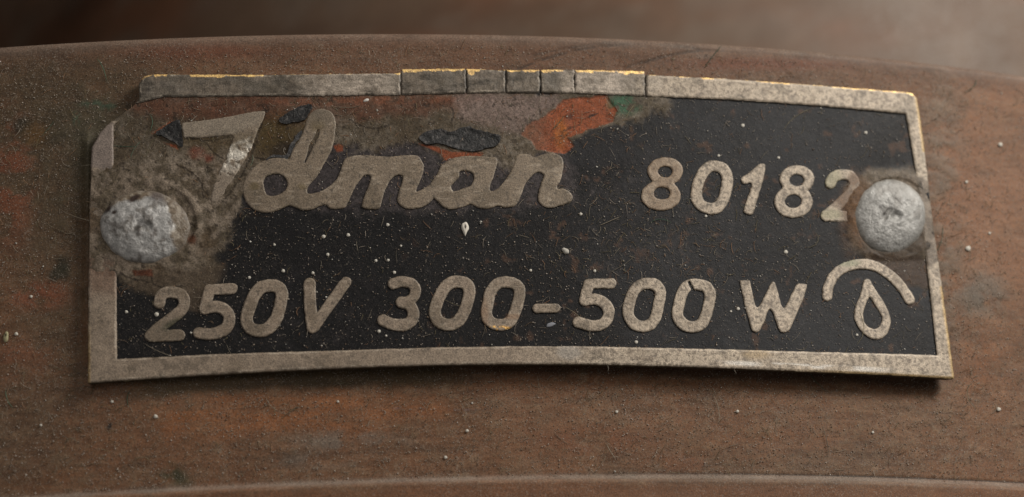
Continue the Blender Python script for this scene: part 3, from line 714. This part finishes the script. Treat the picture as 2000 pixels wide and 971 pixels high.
def casing_paint(th, z):
    X, Y = unchart(th, z)
    s = th*R; t = -z
    n1 = fbm(s, t, 90, 601, 5, 2.2); n2 = fbm(s, t, 26, 611, 4, 1.4); n3 = fbm(s, t, 260, 621, 4, 1.8); n4 = fbm(s, t, 7, 631, 3)
    n5 = fbm(s, t, 10, 641, 4, 9)
    col = np.tile([.158, .076, .037], (len(s), 1))
    col = mixc(col, [.20, .092, .045], sstep(.42, .72, n1)*.5)
    col = mixc(col, [.095, .066, .042], sstep(.46, .7, n3)*.5)
    col = mixc(col, [.20, .135, .082], sstep(.45, .70, n2)*.26 + sstep(.52, .72, n4)*.42)
    col = mixc(col, [.045, .026, .014], sstep(.56, .72, n5)*.3)
    col = mixc(col, [.21, .12, .07], sstep(.60, .72, fbm(s, t, 5, 647, 3, 16))*.35)
    # left area, olive and dark grime
    L = 1-sstep(60, 190, X)
    side = blob(X, Y, 110, 430, 110, 300, .5)
    col = mixc(col, [.075, .056, .032], side*(.25+.5*n2))
    col = mixc(col, [.050, .041, .022], np.clip(blob(X, Y, 90, 250, 260, 190, .6)*.9, 0, 1)*(.45+.5*n2))
    col = mixc(col, [.20, .065, .03], np.clip(blob(X, Y, 20, 350, 45, 120, .7)+blob(X, Y, 75, 575, 60, 30, .6)+blob(X, Y, 40, 700, 60, 40, .7)*.6, 0, 1)*sstep(.38, .6, n2)*.8)
    col = mixc(col, [.022, .022, .012], np.clip(blob(X, Y, 45, 248, 22, 18, .5)+blob(X, Y, 122, 525, 16, 22, .6)+blob(X, Y, 105, 540, 10, 10, .6), 0, 1)*sstep(.3, .5, n2)*.85)
    col = mixc(col, [.12, .06, .015], blob(X, Y, 68, 262, 22, 22, .6)*.6)
    col = mixc(col, [.075, .072, .045], blob(X, Y, 205, 300, 60, 90, .6)*.6)
    col = mixc(col, [.045, .085, .052], np.clip(blob(X, Y, 195, 205, 40, 9, .6, .1)+blob(X, Y, 150, 232, 8, 14, .6), 0, 1)*sstep(.4, .6, n4)*.7)
    # under the plate: greasy olive edge, painted shadow along the right part, orange streaks
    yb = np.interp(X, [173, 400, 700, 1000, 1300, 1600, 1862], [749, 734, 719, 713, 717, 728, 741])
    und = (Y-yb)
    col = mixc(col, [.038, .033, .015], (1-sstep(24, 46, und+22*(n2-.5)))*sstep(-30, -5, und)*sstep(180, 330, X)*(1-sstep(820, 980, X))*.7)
    col = mixc(col, [.028, .014, .009], (1-sstep(10, 30, und+16*(n2-.5)))*sstep(-30, -5, und)*sstep(860, 980, X)*(1-sstep(1800, 1870, X))*.55)  # shadow below the plate, painted into the casing colour
    org = patch(X, Y, [(300, 800), (370, 782), (470, 770), (640, 762), (770, 766), (900, 800), (760, 836), (600, 850), (450, 850), (320, 862)], 16, 22, 615, 50)
    col = mixc(col, [.26, .098, .034], org*(.25+.45*sstep(.35, .65, n5)))
    col = mixc(col, [.19, .07, .03], np.clip(blob(X, Y, 1150, 860, 130, 26, .7)+blob(X, Y, 1350, 905, 120, 20, .7)*.8, 0, 1)*sstep(.4, .6, n2)*.6)
    col = mixc(col, [.17, .145, .12], np.clip(blob(X, Y, 690, 865, 100, 22, .6, .05)+blob(X, Y, 1275, 775, 22, 12, .6)+blob(X, Y, 620, 900, 70, 14, .7)*.8, 0, 1)*sstep(.35, .6, n2)*.6)
    col = mixc(col, [.028, .040, .018], blob(X, Y, 335, 925, 42, 16, .6, .55)*sstep(.35, .6, n2)*.8)
    col = mixc(col, [.015, .01, .008], blob(X, Y, 214, 833, 4, 8, .5, .4))
    col = mixc(col, [.20, .135, .13], blob(X, Y, 850, 799, 95, 1.6, .6, .02)*sstep(.42, .6, fbm(s, t, 12, 655, 3))*.8)
    # right side, orange with a rubbed grey patch
    rt = blob(X, Y, 1960, 380, 130, 200, .6)
    col = mixc(col, [.24, .115, .06], rt*(.35+.45*sstep(.35, .65, n1)))
    col = mixc(col, [.21, .085, .035], blob(X, Y, 1925, 720, 60, 90, .8)*sstep(.4, .6, n2)*.6)
    col = mixc(col, [.12, .11, .09], blob(X, Y, 1920, 575, 45, 40, .7)*sstep(.3, .6, n2)*.7)
    rg = blob(X, Y, 1842, 420, 40, 260, .6)*sstep(.3, .6, n2)
    col = mixc(col, [.15, .12, .088], rg*.55)
    # top strip: reddish, curved scratches
    tp = (1-sstep(110, 165, Y-.02*(X-700)))
    col = mixc(col, [.11, .058, .037], tp*.5)
    col = mixc(col, [.16, .05, .025], np.clip(blob(X, Y, 390, 100, 120, 14, .7)+blob(X, Y, 1500, 125, 160, 12, .7), 0, 1)*.5)
    sc1 = seg_sdf(X, Y, spline([(1010, 136), (1060, 117), (1130, 97), (1200, 88), (1262, 84)]))
    sc2 = seg_sdf(X, Y, spline([(1215, 134), (1270, 118), (1330, 104), (1385, 98)]))
    sc3 = seg_sdf(X, Y, spline([(1040, 108), (1100, 96), (1180, 84), (1260, 83), (1400, 100)]))
    scr = np.minimum(np.minimum(sc1, sc2), sc3+1)
    col = mixc(col, [.04, .025, .018], (1-sstep(1, 4, scr))*.7*sstep(.3, .5, n2))
    col = mixc(col, [.20, .16, .13], blob(X, Y, 1375, 110, 18, 5, .5)*.4)
    # dust caught on the upper and lower rims
    edge = sstep(432, 462, z)*(.6+.4*n2)
    col = mixc(col, [.20, .155, .125], edge*.55)
    lo = np.exp(-((z+466)/7.0)**2)
    col = mixc(col, [.215, .175, .145], lo*(.45+.5*n2))
    seam = np.exp(-((z+458)/1.6)**2)*sstep(900, 1700, X)
    col = mixc(col, [.015, .01, .008], seam*.8)
    below = 1-sstep(-492, -474, z)
    col = mixc(col, np.array([.17, .075, .036]), below*.7)
    hgt = (n2-.5)*1.6 + (n4-.5)*.7 + (n1-.5)*2 - (1-sstep(0, 5, scr))*1.6
    hgt = hgt + side*(n2-.35)*3 + rg*(n2-.3)*2.5 - 1.6*seam
    near = np.clip(1-np.abs(X-172)/14, 0, 1)*sstep(225, 330, Y)*(1-sstep(640, 740, Y))
    hgt = hgt + near*10*(.5+n2)
    return col, hgt

zs = np.concatenate([np.linspace(-900, -560, 20)[:-1], np.arange(-560, 455, 3.0)])
ss = np.concatenate([np.linspace(-2600, -1120, 50)[:-1], np.arange(-1120, 1120, 3.0), np.linspace(1120, 2600, 50)])
prof = []   # (offset, z, real z for painting)
for z in zs:
    # the lower strip stands proud behind a rounded step
    stp = 13*(1-sstep(-478, -460, np.array(z)))
    prof.append((float(stp), z))
for a in np.linspace(0, math.pi/2, 8)[1:]:
    prof.append((-22*(1-math.cos(a)), 452+20*math.sin(a)))
prof += [(-60, 471.5), (-300, 472), (-900, 472), (-1300, 472)]
pr = np.array(prof)
TH, ZI = np.meshgrid(ss/R, np.arange(len(pr)))
off = pr[ZI, 0].ravel(); zz = pr[ZI, 1].ravel(); th = TH.ravel()
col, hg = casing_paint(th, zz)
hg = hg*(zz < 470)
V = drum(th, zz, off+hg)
ny, nx = TH.shape
I = np.arange(ny*nx).reshape(ny, nx)
F = np.stack([I[:-1, :-1], I[:-1, 1:], I[1:, 1:], I[1:, :-1]], -1).reshape(-1, 4)
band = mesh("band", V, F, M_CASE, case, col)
band['label'] = "brown dusty copper band under the nameplate"

# upper body, set back from the band (blurred by distance)
def lathe(name, cx, cy, prof, a0, a1, na, mat, parent, paint):
    P = np.array(prof, float); zq = np.linspace(P[0, 1], P[-1, 1], 90)
    P = np.stack([np.interp(zq, P[:, 1], P[:, 0]), zq], -1); A = np.linspace(a0, a1, na)
    T, Z = np.meshgrid(A, np.arange(len(P)))
    r = P[Z, 0].ravel(); z = P[Z, 1].ravel(); t = T.ravel()
    V = np.stack([cx+r*np.sin(t), cy-r*np.cos(t), z], -1)*K
    I = np.arange(T.size).reshape(T.shape)
    F = np.stack([I[:-1, :-1], I[:-1, 1:], I[1:, 1:], I[1:, :-1]], -1).reshape(-1, 4)
    return mesh(name, V, F, mat, parent, paint(t*2200, z))
def neck_paint(s, z):
    n1 = fbm(s, z, 260, 701, 4, 2.5); n2 = fbm(s, z, 90, 711, 4, 1.5)
    col = np.tile([.135, .085, .055], (len(s), 1))
    col = mixc(col, [.17, .078, .042], sstep(.42, .7, n1)*.9)
    n3 = fbm(s, z+s*.15, 120, 721, 3, 7)
    col = mixc(col, [.10, .058, .036], sstep(.5, .7, n3)*.5)
    return mixc(col, [.165, .125, .095], sstep(.48, .7, n2)*.5)
neck = lathe("upper_body", 1330, 1650+2600, [(2600, 440), (2600, 900), (2590, 1400), (2560, 2000), (2500, 2800), (2400, 3800)], -2.4, 2.4, 260, M_BACK, case, neck_paint)
neck['label'] = "smooth copper body rising behind the band, out of focus"

# ------------------------------------------------------------------ dust, fibres, crumbs
rng = np.random.default_rng(7)
def inside_plate(x, y): return poly_sdf(x, y, PLATE) < -2
def place(x, y, h):
    """stands points on the plate or on the casing"""
    ins = inside_plate(x, y)
    P = on_plate(x, y, h+2.4)
    th, z = chart(x, y, 0.0)
    Q = drum(th, z, h+1.0)
    return np.where(ins[:, None], P, Q)
def in_casing(x, y):
    th, z = chart(x, y, 0.0); return (z < 438)
def dust(name, n, rmin, rmax, cols, dens, lab, cat, flat=.6):
    x = rng.uniform(-60, 2060, n*3); y = rng.uniform(40, 1010, n*3)
    k = (rng.uniform(0, 1, n*3) < dens(x, y)) & in_casing(x, y)
    x = x[k][:n]; y = y[k][:n]; n = len(x)
    r = rmin+(rmax-rmin)*rng.uniform(0, 1, n)**3
    h = r*.1
    u = np.array([[1, 0, 0], [-1, 0, 0], [0, .45, 0], [0, -.45, 0], [0, 0, 1], [0, 0, -1]], float)
    f = np.array([[0, 2, 4], [2, 1, 4], [1, 3, 4], [3, 0, 4], [2, 0, 5], [1, 2, 5], [3, 1, 5], [0, 3, 5]])
    c = place(x, y, h)
    j = rng.uniform(.6, 1.3, (n, 6, 1))
    V = (c[:, None, :] + u[None]*j*r[:, None, None]*K).reshape(-1, 3)
    F = (f[None]+np.arange(n)[:, None, None]*6).reshape(-1, 3)
    ci = rng.integers(0, len(cols), n); cc = np.array(cols)[ci]*rng.uniform(.6, 1.15, (n, 1))
    o = mesh(name, V, F, M_DUST, None, np.repeat(cc, 6, 0), None, True)
    tag(o, lab, cat, kind='stuff'); return o
def dens_all(x, y):
    ins = inside_plate(x, y)
    d = np.where(ins, .26, .62)
    d = d*(.35+1.1*fbm(x, y, 80, 801, 3))
    return np.clip(d, 0, 1)
dust("dust_grains", 42000, .5, 1.7, [(.34, .29, .24), (.44, .39, .34), (.24, .17, .12), (.30, .25, .20), (.38, .33, .28)], dens_all, "fine pale dust grains scattered over nameplate and copper band", "dust")
dust("white_specks", 420, .9, 2.6, [(.62, .60, .55), (.5, .47, .42)], lambda x, y: np.where(inside_plate(x, y), .9, .35), "tiny white paint specks sprinkled over nameplate and casing", "specks")

def fibres(name, n, lmin, lmax, w, cols, dens, lab, hmax=1.1):
    x = rng.uniform(-60, 2060, n*4); y = rng.uniform(40, 1010, n*4)
    k = (rng.uniform(0, 1, n*4) < dens(x, y)) & in_casing(x, y)
    x = x[k][:n]; y = y[k][:n]; n = len(x); m = 6
    L = lmin+(lmax-lmin)*rng.uniform(0, 1, n)**2.5
    a = rng.uniform(0, 2*np.pi, n); cv = rng.normal(0, .9, n); cv2 = rng.normal(0, 1.0, n)
    pts = [(x.copy(), y.copy())]
    for i in range(1, m):
        ang = a+cv*(i/m)+cv2*(i/m)**2
        pts.append((pts[-1][0]+np.cos(ang)*L/m, pts[-1][1]+np.sin(ang)*L/m))
    ins0 = inside_plate(x, y)
    rad = w*rng.uniform(.6, 1.3, n)
    V = np.zeros((n, m, 3, 3))
    hh = rng.uniform(.3, hmax, n)
    for i, (px, py) in enumerate(pts):
        prof_ = math.sin(math.pi*i/(m-1))
        h = .4+hh*prof_
        P = np.where(ins0[:, None], on_plate(px, py, h+1.9), drum(*chart(px, py, 0.0), h+.8))
        # three corners round the fibre, in the plane of the wall
        ang = a+cv*(i/m)+cv2*(i/m)**2
        side = np.stack([-np.sin(ang)*1.0, np.zeros(n), -np.cos(ang)*1.0], -1)
        tap = rad*(.35 if i in (0, m-1) else 1.0)
        V[:, i, 0] = P+side*tap[:, None]*K
        V[:, i, 1] = P-side*tap[:, None]*K
        V[:, i, 2] = P+np.array([0, -1, .2])*tap[:, None]*.8*K
    base = np.arange(n)[:, None]*(m*3)
    fl = []
    for i in range(m-1):
        for j in range(3):
            q = np.array([i*3+j, i*3+(j+1) % 3, (i+1)*3+(j+1) % 3, (i+1)*3+j])
            fl.append(base+q[None])
    F = np.concatenate(fl)
    cc = np.array(cols)[rng.integers(0, len(cols), n)]*rng.uniform(.6, 1.2, (n, 1))
    o = mesh(name, V.reshape(-1, 3), F, M_DUST, None, np.repeat(cc, m*3, 0))
    tag(o, lab, "lint", kind='stuff'); return o
def dens_f(x, y):
    ins = inside_plate(x, y)
    d = np.where(ins, .22, .40)
    d = d+np.where(ins, .7*dirt_mask(x, y)+.6*crust(x, y), 0)
    d = d+.8*blob(x, y, 1260, 450, 200, 90, .6)+.5*blob(x, y, 1500, 520, 160, 40, .6)
    d = d+np.where(ins, 0, .5*blob(x, y, 1860, 430, 60, 300, .6)+.4*blob(x, y, 1350, 760, 500, 22, .5)+.3*blob(x, y, 130, 600, 100, 300, .5))
    return np.clip(d*(.4+.9*fbm(x, y, 60, 811, 3)), 0, 1)
fibres("fibres", 5000, 7, 32, .36, [(.30, .26, .20), (.38, .33, .27), (.24, .17, .11), (.20, .17, .10), (.34, .20, .12)], dens_f, "short curled lint fibres stuck to nameplate and casing")
fibres("long_hairs", 60, 45, 130, .55, [(.30, .26, .20), (.24, .21, .14), (.10, .17, .12)], dens_f, "longer curled hairs lying on nameplate and casing", 3.0)

# big countable crumbs, each a thing of its own
def pebble(name, x, y, rx, ry, ang, col, lab, cat, group=None, hgt=.7, pit=False, tear=0.0):
    na, nr = 20, 6
    V = []; F = []
    pts = []
    for i in range(nr+1):
        q = i/nr*math.pi/2
        for j in range(na):
            t = 2*math.pi*j/na
            c = math.cos(q); k = 1+.06*math.sin(3*t+x)+.05*math.sin(5*t+y)
            u = c*math.cos(t)*k; v = c*math.sin(t)*k
            u = u*(1-tear*max(v, 0))
            xx = x+(u*rx*math.cos(ang)-v*ry*math.sin(ang)); yy = y+(u*rx*math.sin(ang)+v*ry*math.cos(ang))
            h = min(rx, ry)*hgt*math.sin(q)
            if pit: h -= min(rx, ry)*.5*max(0, 1-math.hypot(u, v+.25)/.3)
            pts.append((xx, yy, h))
    P = np.array(pts)
    ins = bool(inside_plate(np.array([x]), np.array([y]))[0])
    hb = 2.0 if ins else 1.5
    V = on_plate(P[:, 0], P[:, 1], P[:, 2]+hb) if ins else drum(*chart(P[:, 0], P[:, 1], 0.0), P[:, 2]+hb)
    for i in range(nr):
        for j in range(na):
            k = (j+1) % na
            F.append((i*na+j, (i+1)*na+j, (i+1)*na+k, i*na+k))
    tint = np.tile(col, (len(V), 1)).astype(float)
    if pit:
        d = np.hypot((P[:, 0]-x)/rx, (P[:, 1]-y)/ry+.25); tint[d < .28] *= .2
    o = mesh(name, V, F, M_DUST, None, tint)
    o['label'] = lab; o['category'] = cat
    if group: o['group'] = group
    # origin at the crumb itself
    c = V.mean(0); o.data.transform(Matrix.Translation(-Vector(c))); o.location = c
    return o
pebble("seed_husk", 908, 448, 7.2, 14, 0, (.72, .68, .60), "white pointed seed husk with a tiny hole, on black enamel below the script word", "husk", pit=True, tear=.75, hgt=.5)
pebble("grey_flake", 1075, 635, 9, 4, -.3, (.26, .27, .30), "small bluish grey flake on black enamel just below the dash", "flake", hgt=.4)
pebble("white_crumb", 715, 197, 6, 3, -.35, (.66, .64, .60), "oval white crumb under the top border, above the script word", "crumb")
pebble("white_crumb", 1104, 491, 8, 5, .6, (.50, .48, .43), "irregular white crumb on black enamel left of centre between the text lines", "crumb")
pebble("pale_husk", 12, 659, 5, 11, .15, (.36, .33, .20), "pale yellowish husk on the casing at the far left", "husk", pit=True)
spots = [(757, 440, 3.4), (632, 463, 3.8), (680, 460, 3.6), (640, 498, 3.2), (536, 479, 2.4), (576, 471, 2), (611, 534, 3), (553, 530, 3.4), (487, 543, 3), (513, 535, 2), (247, 610, 3), (306, 615, 4.4), (770, 533, 3.2), (758, 509, 2.8), (734, 510, 3), (783, 481, 2.2),
         (1450, 246, 3.6), (1690, 260, 3.2), (1403, 305, 2.8), (1520, 309, 2.8), (1534, 493, 4), (1441, 604, 3.4), (1427, 609, 2.2), (1378, 423, 2.6), (1396, 416, 0), (1134, 419, 3.0), (1036, 529, 2.8), (1161, 530, 3.0), (1242, 669, 3.4), (1673, 655, 2.6), (740, 648, 3.4), (700, 0, 0),
         (1953, 283, 4.2), (1890, 486, 5.2), (1887, 356, 3), (1932, 456, 2.6), (1950, 800, 4), (304, 814, 4), (219, 785, 3), (80, 831, 2.6), (32, 653, 3.6), (660, 785, 2.6), (61, 580, 3), (80, 599, 0), (1440, 804, 3), (1204, 805, 3), (912, 842, 3.2), (870, 894, 3.4), (1704, 845, 2.6)]
MARKS = [(330, 615, "the first digit 2 of the lower line"), (425, 610, "the first digit 5"), (515, 600, "the first digit 0"), (640, 598, "the letter V"), (785, 597, "the digit 3"),
         (885, 597, "the second 0 of the lower line"), (982, 597, "the 0 with the brass edge"), (1067, 604, "the dash"), (1160, 598, "the second digit 5"), (1255, 598, "the 0 after the second 5"), (1355, 598, "the cracked 0"),
         (1510, 598, "the letter W"), (1700, 610, "the drop sign"), (1690, 530, "the arc sign"), (1293, 360, "the brown stained 8"), (1390, 366, "the 0 of the upper number"), (1470, 370, "the digit 1"), (1552, 375, "the second 8"),
         (1640, 385, "the half covered 2"), (540, 370, "the script letter d"), (720, 360, "the script letter m"), (905, 370, "the script letter a"), (1070, 360, "the script letter n"), (283, 446, "the left rivet"), (1740, 425, "the right rivet"),
         (908, 448, "the seed husk"), (1104, 491, "the irregular white crumb"), (173, 749, "the lower left corner of the plate"), (1862, 741, "the lower right corner of the plate"), (500, 735, "the left part of the lower border"),
         (1000, 712, "the middle of the lower border"), (1500, 722, "the right part of the lower border"), (1789, 190, "the upper right corner of the plate"), (1822, 480, "the right border"), (173, 450, "the left border"), (1500, 160, "the upper border right of the cracks")]
seen = {}
for x, y, r in spots:
    if r < 2.2: continue
    ins = bool(inside_plate(np.array([float(x)]), np.array([float(y)]))[0])
    mk = min(MARKS, key=lambda q: math.hypot(q[0]-x, (q[1]-y)*1.3))
    dx, dy = x-mk[0], y-mk[1]
    w = ("below" if dy > 0 else "above") if abs(dy) > 1.2*abs(dx) else ("right of" if dx > 0 else "left of")
    if abs(dx) > 25 and abs(dy) > 25 and w in ("above", "below"): w += (" and right of" if dx > 0 else " and left of")
    size = "large" if r >= 4 else "mid-sized" if r >= 3 else "small"
    lab = "%s round white paint speck %s %s" % (size, w, mk[2])
    if not ins: lab = "%s white speck on casing %s %s" % (size, w, mk[2])
    if not ins: lab = lab.replace("the lower right corner of the plate", "the lower right plate corner").replace("the lower left corner of the plate", "the lower left plate corner")
    n = seen.get(lab, 0); seen[lab] = n+1
    if n:
        lab = lab.replace("paint speck" if ins else "white speck", ["paint speck", "second paint speck", "third paint speck"][n] if ins else ["", "second white speck", "third white speck"][n])
        if x > mk[0]+60 and len(lab.split()) < 14: lab += ", farther out"
    pebble("paint_speck", x, y, r, r*.95, .3, (.62, .59, .52), lab, "speck",
           "white paint specks on the nameplate" if ins else "white paint specks on the casing", hgt=.55)

# brown arm of the appliance crossing the upper left corner, far out of focus
def tube(path, rad, n=28):
    P = np.array(path, float); V = []; F = []
    for i, p in enumerate(P):
        t = P[min(i+1, len(P)-1)]-P[max(i-1, 0)]; t /= np.linalg.norm(t)
        a = np.cross(t, [0, 1, 0.1]); a /= np.linalg.norm(a); b = np.cross(t, a)
        for j in range(n):
            q = 2*math.pi*j/n; V.append(p+(a*math.cos(q)+b*math.sin(q)*.6)*rad[i])
    for i in range(len(P)-1):
        for j in range(n):
            k = (j+1) % n; F.append((i*n+j, i*n+k, (i+1)*n+k, (i+1)*n+j))
    return np.array(V), F
def at_depth(x, y, dep):
    v = (x-1000)/D*AX_R+(485.5-y)/D*AX_U+AX_F
    return (AX_D*D+v*dep)*K
V, F = tube([at_depth(-760, 300, 7600), at_depth(-360, 95, 7550), at_depth(-120, -30, 7500), at_depth(40, -160, 7450), at_depth(240, -360, 7400)], [.62, .62, .6, .6, .6])
arm = mesh("bracket_arm", V, F, M_BACK, case, np.tile([.13, .055, .028], (len(V), 1)))
# dark backdrop added behind, so the grey world doesn't show at upper left
V = []; F = []
nb = 40
for i in range(nb+1):
    a = math.radians(-100+200*i/nb)
    for z in (-60, 220): V.append((130*math.sin(a), -20+150*math.cos(a), z))
for i in range(nb): F.append((2*i, 2*i+2, 2*i+3, 2*i+1))
wall = mesh("backdrop", V, F, M_BACK, None, np.tile([.02, .016, .012], (len(V), 1)))
tag(wall, "added dark backdrop wall far behind the copper casing", "backdrop", kind='structure')
